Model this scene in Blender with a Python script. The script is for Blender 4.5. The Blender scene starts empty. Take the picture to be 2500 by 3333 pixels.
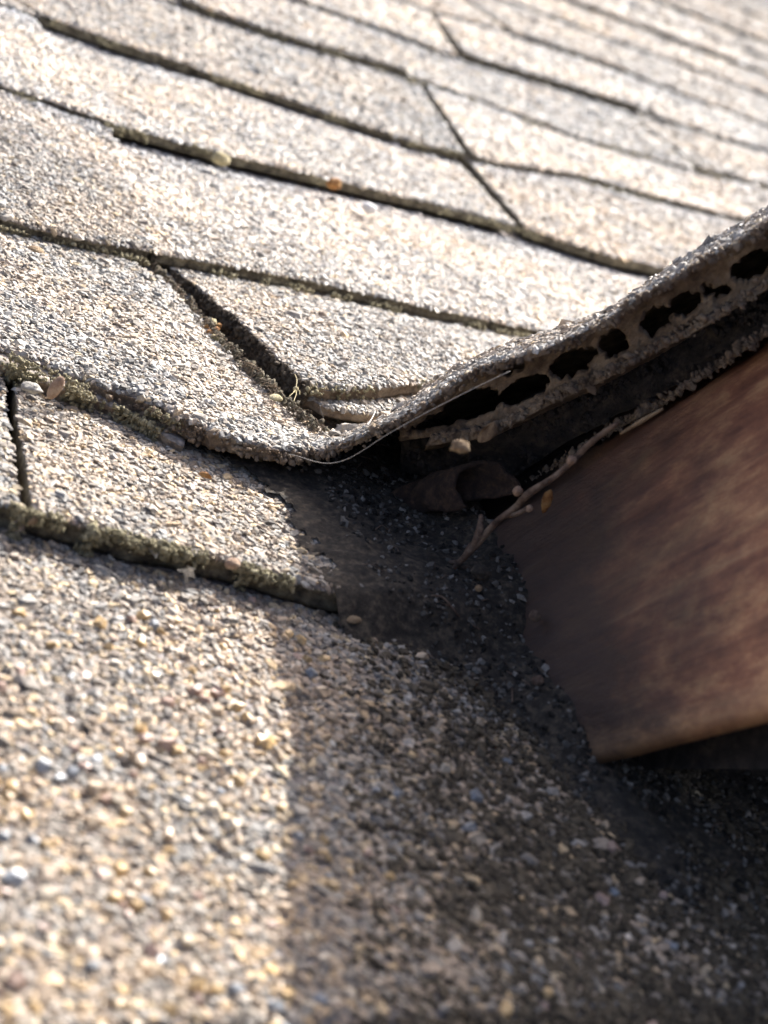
import bpy, math
import numpy as np
from mathutils import Matrix, Vector

rng = np.random.default_rng(11)
# ------------------------------------------------------------------ frame of reference
# roof frame: u along the courses (right), s up the slope, n off the roof.  metres.
H = 0.18                       # lens height above the roof plane
PITCH = math.radians(20)       # roof pitch: the roof frame is turned about u by this much
FPX, CX, CY = 6000., 1250., 1666.5
aN = np.array([.467, -1, -2716/FPX]); aN /= np.linalg.norm(aN)
aU = np.array([8750, 1373, FPX]); aU -= aN*(aU@aN); aU /= np.linalg.norm(aU)
aS = np.cross(aN, aU); aS = aS if aS[2] > 0 else -aS
ROT = Matrix.Rotation(PITCH, 4, 'X')

scene = bpy.context.scene
# ------------------------------------------------------------------ camera
cam = bpy.data.cameras.new('camera')
cam.sensor_fit = 'VERTICAL'; cam.sensor_height = 36.0; cam.sensor_width = 27.0
cam.lens = 36.0*FPX/3333.0
cam.clip_start = 0.01; cam.clip_end = 100
cam.dof.use_dof = True
cam.dof.focus_distance = 2.62*H
cam.dof.aperture_fstop = 19.0
cam_o = bpy.data.objects.new('camera', cam); scene.collection.objects.link(cam_o)
right = Vector((aU[0], aS[0], aN[0])); down = Vector((aU[1], aS[1], aN[1])); fwd = Vector((aU[2], aS[2], aN[2]))
M = Matrix.Identity(4)
for r in range(3):
    M[r][0] = right[r]; M[r][1] = -down[r]; M[r][2] = -fwd[r]
M[2][3] = H
cam_o.matrix_world = ROT @ M
scene.camera = cam_o
# ------------------------------------------------------------------ sun and sky
SUN_DIR = Vector((1.12, 0.95, 1.0)).normalized()       # towards the sun, roof frame
sw = (ROT.to_3x3() @ SUN_DIR).normalized()
sun = bpy.data.lights.new('sun', 'SUN'); sun.energy = 4.4; sun.angle = math.radians(0.5); sun.color = (1, .97, .935)
sun_o = bpy.data.objects.new('sun', sun); scene.collection.objects.link(sun_o)
sun_o.rotation_euler = sw.to_track_quat('Z', 'Y').to_euler()
world = bpy.data.worlds.new('World'); scene.world = world; world.use_nodes = True
wn = world.node_tree.nodes; wl = world.node_tree.links
bg = wn['Background']; sky = wn.new('ShaderNodeTexSky'); sky.sky_type = 'NISHITA'; sky.sun_disc = False; sky.dust_density = 6.0; sky.air_density = .4; sky.ozone_density = .2
sky.sun_elevation = math.asin(sw.z); sky.sun_rotation = math.atan2(sw.x, sw.y)
wl.new(sky.outputs[0], bg.inputs[0]); bg.inputs[1].default_value = 0.15
vs = scene.view_settings; vs.view_transform = 'Standard'; vs.look = 'None'; vs.exposure = 1.42; vs.gamma = 1.0
scene.cycles.max_bounces = 6; scene.cycles.diffuse_bounces = 4

# ------------------------------------------------------------------ geometry helpers
def ray(x, y):
    d = np.array([x-CX, y-CY, FPX]); return np.array([aU@d, aS@d, aN@d])
def P(x, y, n=0.0):
    """roof-frame point seen at photo pixel (x, y) at height n (units of H) above the roof"""
    r = ray(x, y); t = (n-1.0)*H/r[2]
    return np.array([0, 0, H])+t*r
def D(x, y, depth):
    """roof-frame point seen at photo pixel (x, y) at a depth given in units of H"""
    return np.array([0, 0, H])+ray(x, y)*(depth*H/FPX)
def project(p):
    q = p-np.array([0, 0, H]); c = q[:, :1]*aU+q[:, 1:2]*aS+q[:, 2:3]*aN
    z = np.maximum(c[:, 2], 1e-4)
    return CX+FPX*c[:, 0]/z, CY+FPX*c[:, 1]/z, c[:, 2]

def hash2(i, j, seed):
    v = np.sin(i*127.1+j*311.7+seed*74.7)*43758.5453
    return v-np.floor(v)
def vnoise(x, y, seed=0):
    xi, yi = np.floor(x), np.floor(y); xf, yf = x-xi, y-yi
    a = xf*xf*(3-2*xf); b = yf*yf*(3-2*yf)
    return (hash2(xi, yi, seed)*(1-a)+hash2(xi+1, yi, seed)*a)*(1-b)+(hash2(xi, yi+1, seed)*(1-a)+hash2(xi+1, yi+1, seed)*a)*b
def fbm(x, y, seed=0, o=4):
    v = 0; a = .5
    for k in range(o):
        v = v+a*(vnoise(x*2**k, y*2**k, seed+k*3)-.5); a *= .55
    return v*2                       # about -1..1

def link(o, parent=None):
    scene.collection.objects.link(o)
    if parent is not None: o.parent = parent
    else: o.matrix_world = ROT
    return o
def mesh_obj(name, v, f, mats, parent=None, mi=None, col=None, smooth=True, uv=None):
    me = bpy.data.meshes.new(name)
    v = np.asarray(v, dtype=np.float32); 
    if isinstance(f, np.ndarray):
        nf, k = f.shape
        me.vertices.add(len(v)); me.vertices.foreach_set('co', v.ravel())
        me.loops.add(nf*k); me.loops.foreach_set('vertex_index', f.astype(np.int32).ravel())
        me.polygons.add(nf); me.polygons.foreach_set('loop_start', np.arange(0, nf*k, k, dtype=np.int32))
        me.update(calc_edges=True)
    else:
        me.from_pydata(v.tolist(), [], f)
    for m in (mats if isinstance(mats, (list, tuple)) else [mats]): me.materials.append(m)
    if mi is not None: me.polygons.foreach_set('material_index', np.asarray(mi, dtype=np.int32))
    me.polygons.foreach_set('use_smooth', np.full(len(me.polygons), smooth))
    if col is not None:
        a = me.color_attributes.new('Col', 'FLOAT_COLOR', 'POINT')
        a.data.foreach_set('color', np.concatenate([col, np.ones((len(col), 1))], 1).astype(np.float32).ravel())
    if uv is not None:
        a = me.attributes.new('along', 'FLOAT_VECTOR', 'POINT')
        a.data.foreach_set('vector', np.asarray(uv, dtype=np.float32).ravel())
    me.validate()
    return link(bpy.data.objects.new(name, me), parent)
def tag(o, label=None, cat=None, group=None, kind=None):
    if label: o['label'] = label
    if cat: o['category'] = cat
    if group: o['group'] = group
    if kind: o['kind'] = kind
    return o

# ------------------------------------------------------------------ materials
def new_mat(name):
    m = bpy.data.materials.new(name); m.use_nodes = True
    nt = m.node_tree; return m, nt.nodes, nt.links, nt.nodes['Principled BSDF']
def ramp(n, stops):
    r = n.new('ShaderNodeValToRGB'); e = r.color_ramp.elements
    while len(e) > 1: e.remove(e[-1])
    e[0].position = stops[0][0]; e[0].color = (*stops[0][1], 1)
    for p, c in stops[1:]:
        k = e.new(p); k.color = (*c, 1)
    return r
def noise(n, l, vec, scale, detail=4, rough=.6):
    t = n.new('ShaderNodeTexNoise'); t.inputs['Scale'].default_value = scale; t.inputs['Detail'].default_value = detail
    t.inputs['Roughness'].default_value = rough
    if vec is not None: l.new(vec, t.inputs['Vector'])
    return t
def bump(n, l, h, bs, strength=.5, dist=.001, chain=None):
    b = n.new('ShaderNodeBump'); b.inputs['Strength'].default_value = strength; b.inputs['Distance'].default_value = dist
    l.new(h, b.inputs['Height'])
    if chain: l.new(chain.outputs[0], b.inputs['Normal'])
    l.new(b.outputs[0], bs.inputs['Normal']); return b
def mixc(n, l, fac, a, b, mode='MIX'):
    m = n.new('ShaderNodeMix'); m.data_type = 'RGBA'; m.blend_type = mode
    if isinstance(fac, (int, float)): m.inputs[0].default_value = fac
    else: l.new(fac, m.inputs[0])
    for k, x in ((6, a), (7, b)):
        if isinstance(x, tuple): m.inputs[k].default_value = (*x, 1)
        else: l.new(x, m.inputs[k])
    return m.outputs[2]

def shingle_mat(name, pale, tint):
    """asphalt with mineral granules too small or far to stand alone"""
    m, n, l, bs = new_mat(name)
    tc = n.new('ShaderNodeTexCoord'); v = n.new('ShaderNodeTexVoronoi'); v.inputs['Scale'].default_value = 620
    l.new(tc.outputs['Object'], v.inputs['Vector'])
    sep = n.new('ShaderNodeSeparateColor'); l.new(v.outputs['Color'], sep.inputs[0])
    r = ramp(n, [(0, (.05, .05, .055)), (.25, (.13, .13, .14)), (.45, (.24, .20, .18)), (.65, (.36, .31, .28)), (.82, (.42, .33, .22)), (1, (.55, .52, .48))])
    l.new(sep.outputs[0], r.inputs[0])
    nz = noise(n, l, tc.outputs['Object'], 14, 5)
    r2 = ramp(n, [(.35, (.62, .68, .76)), (.65, (1.0, .92, .85))]); l.new(nz.outputs[0], r2.inputs[0])
    c = mixc(n, l, 1.0, r.outputs[0], r2.outputs[0], 'MULTIPLY')
    c = mixc(n, l, pale, c, tint)
    dk = ramp(n, [(.35, (1, 1, 1)), (.75, (.12, .12, .12))]); l.new(v.outputs['Distance'], dk.inputs[0])
    gap = n.new('ShaderNodeMath'); gap.operation = 'MULTIPLY'; gap.inputs[1].default_value = 620*.0016; l.new(v.outputs['Distance'], gap.inputs[0])
    c2 = mixc(n, l, .45, c, mixc(n, l, 1.0, c, dk.outputs[0], 'MULTIPLY'))
    l.new(c2, bs.inputs['Base Color']); bs.inputs['Roughness'].default_value = .9; bs.inputs['Specular IOR Level'].default_value = .15
    inv = n.new('ShaderNodeMath'); inv.operation = 'SUBTRACT'; inv.inputs[0].default_value = 1; l.new(v.outputs['Distance'], inv.inputs[1])
    bump(n, l, inv.outputs[0], bs, .6, .001)
    return m
M_TOP = [shingle_mat('shingle_grey', .35, (.40, .375, .355)), shingle_mat('shingle_blue_grey', .4, (.35, .35, .355)),
         shingle_mat('shingle_rose', .4, (.44, .395, .365)), shingle_mat('shingle_cream', .5, (.48, .43, .37))]
def granule_mat():
    m, n, l, bs = new_mat('mineral_granules')
    a = n.new('ShaderNodeAttribute'); a.attribute_name = 'Col'
    tc = n.new('ShaderNodeTexCoord'); nz = noise(n, l, tc.outputs['Object'], 1500, 3)
    r = ramp(n, [(.3, (.72, .72, .72)), (.7, (1.15, 1.15, 1.15))]); l.new(nz.outputs[0], r.inputs[0])
    l.new(mixc(n, l, 1.0, a.outputs['Color'], r.outputs[0], 'MULTIPLY'), bs.inputs['Base Color'])
    bs.inputs['Roughness'].default_value = .68; bs.inputs['Specular IOR Level'].default_value = .26
    return m
M_GRAN = granule_mat()
def edge_mat(name, dark, mid, lite, scale=260):
    m, n, l, bs = new_mat(name)
    tc = n.new('ShaderNodeTexCoord'); nz = noise(n, l, tc.outputs['Object'], scale, 8, .7)
    r = ramp(n, [(.35, dark), (.5, mid), (.68, lite)]); l.new(nz.outputs[0], r.inputs[0])
    l.new(r.outputs[0], bs.inputs['Base Color']); bs.inputs['Roughness'].default_value = .95
    n2 = noise(n, l, tc.outputs['Object'], 1400, 6, .75); bump(n, l, n2.outputs[0], bs, .9, .0015)
    return m
M_EDGE = edge_mat('shingle_edge', (.05, .044, .034), (.18, .155, .105), (.40, .36, .25))
M_FELT = edge_mat('torn_felt', (.09, .064, .045), (.28, .21, .145), (.50, .41, .30), 120)
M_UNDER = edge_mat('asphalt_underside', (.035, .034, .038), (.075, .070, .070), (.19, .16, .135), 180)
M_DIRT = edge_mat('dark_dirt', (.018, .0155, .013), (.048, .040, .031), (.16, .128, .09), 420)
M_DECK = edge_mat('roofing_felt_deck', (.02, .02, .02), (.03, .03, .03), (.05, .05, .05), 60)
M_TWIG = edge_mat('twig_bark', (.07, .045, .032), (.19, .13, .095), (.34, .26, .19), 300)
M_LEAF = edge_mat('dry_leaf', (.16, .10, .06), (.34, .24, .14), (.50, .40, .27), 140)
M_PALE = edge_mat('pale_chip', (.34, .32, .28), (.52, .50, .45), (.70, .68, .62), 300)
M_CHALK = edge_mat('white_pebble', (.78, .78, .77), (.85, .85, .84), (.9, .9, .9), 300)
M_TAN = edge_mat('tan_stone', (.30, .20, .14), (.45, .31, .22), (.58, .46, .34), 260)
M_AMBER = edge_mat('amber_debris', (.20, .08, .03), (.45, .22, .07), (.62, .42, .18), 400)
M_STRAW = edge_mat('straw', (.40, .33, .18), (.55, .48, .28), (.70, .64, .42), 300)
M_BROWN = edge_mat('brown_fibre', (.035, .026, .018), (.10, .076, .05), (.24, .19, .13), 500)
M_MOSS = edge_mat('dry_moss', (.13, .115, .065), (.34, .30, .18), (.56, .51, .35), 500)
M_ROT = edge_mat('rotten_felt_curl', (.014, .010, .009), (.042, .027, .021), (.12, .074, .05), 300)
def silk_mat():
    m, n, l, bs = new_mat('pale_fibre'); bs.inputs['Base Color'].default_value = (.32, .30, .27, 1); bs.inputs['Roughness'].default_value = .4
    return m
M_SILK = silk_mat()
BW = float(np.linalg.norm(P(1925, 2478, .035)-P(1580, 1700, .08)))
def wood_mat():
    m, n, l, bs = new_mat('weathered_brown_board')
    at = n.new('ShaderNodeAttribute'); at.attribute_name = 'along'
    mp = n.new('ShaderNodeMapping'); mp.inputs['Scale'].default_value = (7, 190, 30); l.new(at.outputs['Vector'], mp.inputs[0])
    g = noise(n, l, mp.outputs[0], 1.0, 9, .68); g.inputs['Distortion'].default_value = .5
    c1 = ramp(n, [(.34, (.07, .026, .015)), (.46, (.26, .11, .06)), (.54, (.42, .20, .10)), (.66, (.66, .40, .20))]); l.new(g.outputs[0], c1.inputs[0])
    mp3 = n.new('ShaderNodeMapping'); mp3.inputs['Scale'].default_value = (70, 120, 30); l.new(at.outputs['Vector'], mp3.inputs[0])
    big = noise(n, l, mp3.outputs[0], 1.0, 8, .72)
    c2 = ramp(n, [(.36, (.12, .042, .024)), (.49, (.32, .13, .068)), (.56, (.54, .28, .135)), (.66, (.78, .48, .23))]); l.new(big.outputs[0], c2.inputs[0])
    c = mixc(n, l, .66, c1.outputs[0], c2.outputs[0])
    mp2 = n.new('ShaderNodeMapping'); mp2.inputs['Scale'].default_value = (9, 150, 30); l.new(at.outputs['Vector'], mp2.inputs[0])
    st = noise(n, l, mp2.outputs[0], 1.0, 4, .55)
    sr = ramp(n, [(.60, (0, 0, 0)), (.72, (.6, .6, .6))]); l.new(st.outputs[0], sr.inputs[0])
    c = mixc(n, l, sr.outputs[0], c, (.62, .40, .21))
    # soil splashed on the low end of the board
    sx = n.new('ShaderNodeSeparateXYZ'); l.new(at.outputs['Vector'], sx.inputs[0])
    nn = noise(n, l, at.outputs['Vector'], 60, 5); ad = n.new('ShaderNodeMath'); ad.operation = 'MULTIPLY_ADD'; ad.inputs[1].default_value = .07
    l.new(nn.outputs[0], ad.inputs[0]); l.new(sx.outputs[0], ad.inputs[2])
    dr = ramp(n, [(.052, (.93, .93, .93)), (.108, (0, 0, 0))]); l.new(ad.outputs[0], dr.inputs[0])
    c = mixc(n, l, dr.outputs[0], c, (.042, .030, .024))
    # bare wood along the lower edge, painted paler for the light it catches
    wy = n.new('ShaderNodeMath'); wy.operation = 'MULTIPLY_ADD'; wy.inputs[1].default_value = .035; l.new(big.outputs[0], wy.inputs[0]); l.new(sx.outputs[1], wy.inputs[2])
    we = ramp(n, [(BW*.90+.0175, (0, 0, 0)), (BW*.99+.0175, (.3, .3, .3))]); l.new(wy.outputs[0], we.inputs[0])
    c = mixc(n, l, we.outputs[0], c, (.56, .34, .17))
    l.new(c, bs.inputs['Base Color']); bs.inputs['Roughness'].default_value = .62
    b1 = n.new('ShaderNodeBump'); b1.inputs['Strength'].default_value = .5; b1.inputs['Distance'].default_value = .0012; l.new(g.outputs[0], b1.inputs['Height'])
    bump(n, l, big.outputs[0], bs, .4, .003, b1)
    return m
M_WOOD = wood_mat()

# ------------------------------------------------------------------ granules
def ico():
    t = (1+5**.5)/2
    v = np.array([(-1, t, 0), (1, t, 0), (-1, -t, 0), (1, -t, 0), (0, -1, t), (0, 1, t), (0, -1, -t), (0, 1, -t), (t, 0, -1), (t, 0, 1), (-t, 0, -1), (-t, 0, 1)], float)
    v /= np.linalg.norm(v[0])
    f = np.array([(0, 11, 5), (0, 5, 1), (0, 1, 7), (0, 7, 10), (0, 10, 11), (1, 5, 9), (5, 11, 4), (11, 10, 2), (10, 7, 6), (7, 1, 8), (3, 9, 4), (3, 4, 2), (3, 2, 6), (3, 6, 8), (3, 8, 9), (4, 9, 5), (2, 4, 11), (6, 2, 10), (8, 6, 7), (9, 8, 1)])
    return v, f
ICO_V, ICO_F = ico()
def dome():
    """a flat-topped five-sided chip, open below where it is bedded in the asphalt"""
    a = np.arange(5)*2*math.pi/5
    v = np.concatenate([np.stack([.62*np.cos(a+.3), .62*np.sin(a+.3), 0*a+.95], 1), np.stack([1.02*np.cos(a), 1.02*np.sin(a), 0*a-.25], 1)])
    f = [(0, 1, 2), (0, 2, 3), (0, 3, 4)]
    for k in range(5):
        k2 = (k+1) % 5; f += [(k, 5+k, 5+k2), (k, 5+k2, k2)]
    return v, np.array(f)
DOME_V, DOME_F = dome()
OCT_V = np.array([(1, 0, 0), (0, 1, 0), (-1, 0, 0), (0, -1, 0), (0, 0, 1.0), (0, 0, -1)], float)
OCT_F = np.array([(0, 1, 4), (1, 2, 4), (2, 3, 4), (3, 0, 4)])
SHAPES = [DOME_V*(1+.16*rng.standard_normal((10, 1)))+.11*rng.standard_normal((10, 3)) for _ in range(40)]
OSHAPES = [OCT_V*(1+.2*rng.standard_normal((6, 1)))+.12*rng.standard_normal((6, 3)) for _ in range(24)]
PAL = np.array([(.085, .084, .082), (.18, .18, .178), (.27, .272, .268), (.38, .375, .355), (.27, .215, .165), (.37, .305, .245), (.46, .39, .315), (.53, .485, .415), (.54, .41, .25), (.62, .48, .28), (.64, .61, .55), (.14, .105, .075)])
PAL = .66*PAL+.34*np.array([.335, .30, .245])
W_GREY = np.array([.08, .13, .16, .15, .07, .10, .11, .09, .025, .015, .06, .01])
W_ROSE = np.array([.05, .08, .11, .11, .10, .15, .16, .12, .035, .02, .05, .02])
W_TAN = np.array([.09, .12, .12, .06, .15, .14, .09, .04, .09, .06, .01, .03])
W_DARK = np.array([.34, .22, .10, .04, .10, .05, .03, .02, .02, .01, .01, .06])  # mostly dark stones, for the old layer

def granule_mesh(name, c, nrm, size, col, parent, low=False, flat=.40, mat=None, smooth=False):
    k = len(c)
    if k == 0: return None
    base = np.array(OSHAPES if low else SHAPES); fc = OCT_F if low else DOME_F; nv = base.shape[1]
    sh = base[rng.integers(0, len(base), k)]
    ang = rng.uniform(0, 2*math.pi, k)
    # frame: tilt of each stone off the sheet normal
    nn = nrm+.2*rng.standard_normal((k, 3)); nn /= np.linalg.norm(nn, axis=1)[:, None]
    ref = np.where(np.abs(nn[:, 2:3]) > .8, np.array([[1., 0, 0]]), np.array([[0, 0, 1.]]))
    t1 = np.cross(nn, ref); t1 /= np.linalg.norm(t1, axis=1)[:, None]; t2 = np.cross(nn, t1)
    ca, sa = np.cos(ang)[:, None], np.sin(ang)[:, None]
    e1 = t1*ca+t2*sa; e2 = -t1*sa+t2*ca
    sx = size*rng.uniform(.9, 1.45, k); sy = size*rng.uniform(.62, .95, k); sz = size*rng.uniform(flat*.7, flat*1.3, k)
    v = c[:, None, :]+sh[:, :, 0:1]*(e1*sx[:, None])[:, None, :]+sh[:, :, 1:2]*(e2*sy[:, None])[:, None, :]+sh[:, :, 2:3]*(nn*sz[:, None])[:, None, :]
    f = fc[None]+(np.arange(k)*nv)[:, None, None]
    o = mesh_obj(name, v.reshape(-1, 3), f.reshape(-1, 3), mat or M_GRAN, parent, col=np.repeat(col, nv, 0), smooth=smooth)
    return tag(o, kind='stuff')

def in_view(p, mx=420, my=300, dmax=6.2):
    x, y, z = project(p)
    return (x > -mx) & (x < 2500+mx) & (y > -my) & (y < 3333+my) & (z > .05) & (z < dmax*H), z

TRI = [0]
def scatter_grid(o, G, weights, pitch=.00108, qmax=1.0, size=.00070, bare=0.10, dmax=9.0, band=None, seed=0, tone=1.0, trim=False):
    """stones over a sheet grid G[i, j] (i along the edge, j away from it)"""
    A, B, C_, D_ = G[:-1, :-1], G[1:, :-1], G[1:, 1:], G[:-1, 1:]
    nrm = np.cross(B-A, D_-A); ar = np.linalg.norm(nrm, axis=2)
    nrm = nrm/np.maximum(ar[..., None], 1e-12)
    flip = np.where(nrm[..., 2:3] < 0, -1., 1.); nrm = nrm*flip
    jmax = max(1, int(round((G.shape[1]-1)*qmax)))-(1 if trim else 0)
    ar = ar.copy(); ar[:, jmax:] = 0
    ctr = ((A+C_)/2).reshape(-1, 3); vis, z = in_view(ctr, dmax=dmax); vis = vis.reshape(ar.shape); z = z.reshape(ar.shape)
    ar = ar*vis
    
    for low in (False, True):
        sel = (z >= 3.4*H) == low
        pt = pitch*np.where(z < 2.2*H, 1.12, np.where(z < 3.4*H, 1.0, np.where(z < 4.6*H, 1.25, np.where(z < 6*H, 1.6, np.where(z < 9*H, 2.3, 3.6))))).ravel()
        a = (ar*sel).ravel(); cnt = a/pt**2; zz = z.ravel()
        k = np.floor(cnt+rng.random(len(cnt))).astype(int); idx = np.repeat(np.arange(len(a)), k)
        if len(idx) == 0: continue
        # stratified inside each cell
        first = np.repeat(np.cumsum(k)-k, k); r = np.arange(len(idx))-first; kk = k[idx]
        nx = np.maximum(1, np.round(np.sqrt(kk))).astype(int); ny = np.ceil(kk/nx)
        fu = ((r % nx)+rng.random(len(idx)))/nx; fv = np.clip(((r//nx)+rng.random(len(idx)))/ny, 0, 1)
        fu = fu[:, None]; fv = fv[:, None]
        a_, b_, c_, d_ = (X.reshape(-1, 3)[idx] for X in (A, B, C_, D_))
        p = (a_*(1-fu)+b_*fu)*(1-fv)+(d_*(1-fu)+c_*fu)*fv
        nn = nrm.reshape(-1, 3)[idx]
        q = (idx % ar.shape[1]+fv[:, 0])/ar.shape[1]
        if bare:
            keep = fbm(p[:, 0]*60, p[:, 1]*60, seed)+.6*fbm(p[:, 0]*240, p[:, 1]*240, seed+5) > -1+bare
            p, nn, q = p[keep], nn[keep], q[keep]
        w = weights/weights.sum()
        ci = rng.choice(len(PAL), len(p), p=w); col = PAL[ci]*rng.uniform(.8, 1.2, (len(p), 1))*(1.24 if low else 1.0)  # far stones lightened to paint haze and glare into their colour
        mod = fbm(p[:, 0]*26, p[:, 1]*26, seed+9)[:, None]
        col = col*(1+.30*mod)*tone*np.where(mod > 0, np.array([[1.04, 1, .95]]), np.array([[.97, 1, 1.03]]))
        if band is not None:           # bluish shadow band printed on the head of a laminated shingle
            bw = np.clip((q-band)/.12, 0, 1)[:, None]*.55
            col = col*(1-bw)+bw*col.mean(1, keepdims=True)*np.array([[.78, .86, .96]])
        sz = size*1.12*np.exp(.28*rng.standard_normal(len(p)))
        sz = sz*np.interp(project(p)[2], [2.1*H, 2.4*H, 3.4*H, 3.5*H, 4.6*H, 4.8*H, 6*H, 6.5*H, 9*H, 9.5*H], [1.14, 1, 1, 1.25, 1.25, 1.6, 1.6, 2.2, 2.2, 3.3])
        p = p+nn*(sz*.18)[:, None]
        TRI[0] += len(p)*(4 if low else 13)
        granule_mesh('granules', p, nn, sz, col, o, low)

# ------------------------------------------------------------------ sheets (shingles)
def resample(pts, n):
    pts = np.asarray(pts, float); d = np.r_[0, np.cumsum(np.linalg.norm(np.diff(pts, axis=0), axis=1))]
    t = np.linspace(0, d[-1], n); return np.stack([np.interp(t, d, pts[:, k]) for k in range(3)], 1)
def smooth_rows(p, it):
    for _ in range(it):
        p[1:-1] = (p[:-2]+2*p[1:-1]+p[2:])/4
    return p
def sheet(name, rows, ts, thick, parent, mats, jag=.0008, seed=0, wave=.0006, nj=11, edge_wall=4, over=.25, rag_ends=.0006):
    """closed slab lofted through the curves rows[r] (each m points), ts = where they sit 0..1; thick may be a per-column array"""
    rows = [np.asarray(r, float) for r in rows]; m = len(rows[0])
    q = np.r_[0, .012, .03, .06, np.linspace(.1, 1, nj)]
    if over: q = np.r_[q, 1+over]
    G = np.zeros((m, len(q), 3))
    for j, qq in enumerate(q):
        k = min(max(np.searchsorted(ts, qq)-1, 0), len(ts)-2); t = (qq-ts[k])/(ts[k+1]-ts[k])
        G[:, j] = rows[k]*(1-t)+rows[k+1]*t
    i = np.arange(m); L = np.r_[0, np.cumsum(np.linalg.norm(np.diff(rows[0], axis=0), axis=1))]
    nz = fbm(L*420, i*0+seed*1.7, seed)*jag+fbm(L*90, i*0+seed*2.3, seed+4)*jag*1.3
    back = G[:, 4]-G[:, 0]; back /= np.maximum(np.linalg.norm(back, axis=1)[:, None], 1e-9)
    for j, wgt in ((0, 1), (1, .9), (2, .5)): G[:, j] += back*(nz*wgt)[:, None]
    for e, sgn in ((0, 1), (m-1, -1)):
        e1 = e+sgn; d = G[e1]-G[e]; d /= np.maximum(np.linalg.norm(d, axis=1)[:, None], 1e-9)
        G[e] += d*(fbm(q*40, q*0+seed, seed+e)*rag_ends)[:, None]
    G[:, :, 2] += fbm(G[:, :, 0]*22, G[:, :, 1]*22, seed+2)*wave+fbm(G[:, :, 0]*160, G[:, :, 1]*160, seed+3)*wave*.35
    th = np.broadcast_to(np.asarray(thick, float), (m,))
    G[:, 0, 2] -= np.minimum(.0009, th*.18)
    B = G.copy(); B[:, :, 2] -= th[:, None]*(1 if np.ndim(thick) or True else 1)
    nq = len(q); v = [G.reshape(-1, 3), B.reshape(-1, 3)]; f = []; mi = []
    idx = np.arange(m*nq).reshape(m, nq)
    def quads(a, b, c, d, mt):
        f.append(np.stack([a.ravel(), b.ravel(), c.ravel(), d.ravel()], 1)); mi.append(np.full(a.size, mt))
    quads(idx[:-1, :-1], idx[1:, :-1], idx[1:, 1:], idx[:-1, 1:], 0)
    off = m*nq
    quads(off+idx[:-1, 1:], off+idx[1:, 1:], off+idx[1:, :-1], off+idx[:-1, :-1], 1)
    # walls round the slab, the front one with broken relief
    nvt = 2*m*nq
    ring = [idx[:, 0]]
    for w in range(1, edge_wall):
        t = w/edge_wall; p = G[:, 0]*(1-t)+B[:, 0]*t
        p = p+back*((fbm(L*300, i*0+w*3.1, seed+w)*.5+.2)*np.minimum(th*.5, .0025))[:, None]
        v.append(p); ring.append(np.arange(nvt, nvt+m)); nvt += m
    ring.append(off+idx[:, 0])
    for a, b in zip(ring[:-1], ring[1:]): quads(a[:-1], b[:-1], b[1:], a[1:], 1)
    for e, s in ((0, 1), (m-1, -1)):
        a, b = idx[e], off+idx[e]
        if s > 0: quads(a[:-1], a[1:], b[1:], b[:-1], 1)
        else: quads(a[1:], a[:-1], b[:-1], b[1:], 1)
    quads(idx[:-1, -1], idx[1:, -1], off+idx[1:, -1], off+idx[:-1, -1], 1)
    o = mesh_obj(name, np.concatenate(v), np.concatenate(f), mats, parent, mi=np.concatenate(mi))
    return o, G, q

# ------------------------------------------------------------------ the roof
deck_v = [(-3*H*4, -6*H, -.012), (60*H, -6*H, -.012), (60*H, 42*H, -.012), (-12*H, 42*H, -.012)]
roof = mesh_obj('roof', deck_v+[(a, b, c-.02) for a, b, c in deck_v], [(0, 1, 2, 3), (7, 6, 5, 4), (0, 4, 5, 1), (1, 5, 6, 2), (2, 6, 7, 3), (3, 7, 4, 0)], M_DECK, smooth=False)
tag(roof, 'weathered grey and tan asphalt shingle roof in overlapping courses', 'roof', kind='structure')

def line(pix, n=0.0, lo=None, hi=None):
    """butt line of a course: photo points at height n -> u, s arrays reaching far to both sides"""
    p = np.array([P(x, y, n) for x, y in pix]); u, s = p[:, 0], p[:, 1]
    return np.r_[-10*H, u[0]-.3, u, u[-1]+.3, 60*H], np.r_[s[0], s[0], s, s[-1], s[-1]]
TN = .024          # butt height in H, about 6 mm
EDGE = {
 'j': (np.array([-10*H, 60*H]), np.array([.93*H, .93*H])),
 'i': line([(0, 1628), (75, 1655), (300, 1712), (527, 1772), (753, 1823), (1025, 1908), (1200, 1950), (1440, 1985), (1640, 2010)], .038),
 'h': line([(0, 1132), (113, 1177), (226, 1223), (362, 1275), (490, 1313)], .03),
 'g': line([(0, 725), (200, 785), (480, 835), (780, 885), (1060, 940), (1400, 1018), (1730, 1085)], TN),
 'a': line([(0, 272), (120, 312), (355, 395), (700, 490), (1080, 578), (1400, 655), (1700, 735), (2000, 835), (2200, 880)], TN),
 'b': line([(0, 0), (120, 42), (400, 140), (663, 222), (1000, 335), (1356, 455), (1600, 520), (1884, 565), (2150, 640), (2411, 705)], TN),
 'c': line([(588, 0), (900, 110), (1250, 212), (1566, 312), (1890, 438), (2230, 533), (2500, 598)], TN),
 'd': line([(1000, 0), (1250, 83), (1423, 155), (1883, 295), (2305, 425), (2500, 485)], TN),
 'e': line([(1400, 23), (1650, 95), (2003, 214), (2500, 402)], TN),
}
ORDER = ['k2', 'k1', 'j', 'i', 'h', 'g', 'a', 'b', 'c', 'd', 'e']
EDGE['k1'] = (EDGE['j'][0], EDGE['j'][1]-.72*H); EDGE['k2'] = (EDGE['j'][0], EDGE['j'][1]-1.44*H)
sk = 6.27*H
for k in range(48):
    nm = 'f%d' % k; sk += (.64+.1*rng.random())*H; w = np.linspace(-10*H, 60*H, 30)
    EDGE[nm] = (w, sk+.012*H*rng.standard_normal(30)); ORDER.append(nm)
    if sk > 38*H: break
def s_at(name, u): return np.interp(u, *EDGE[name])

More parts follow.
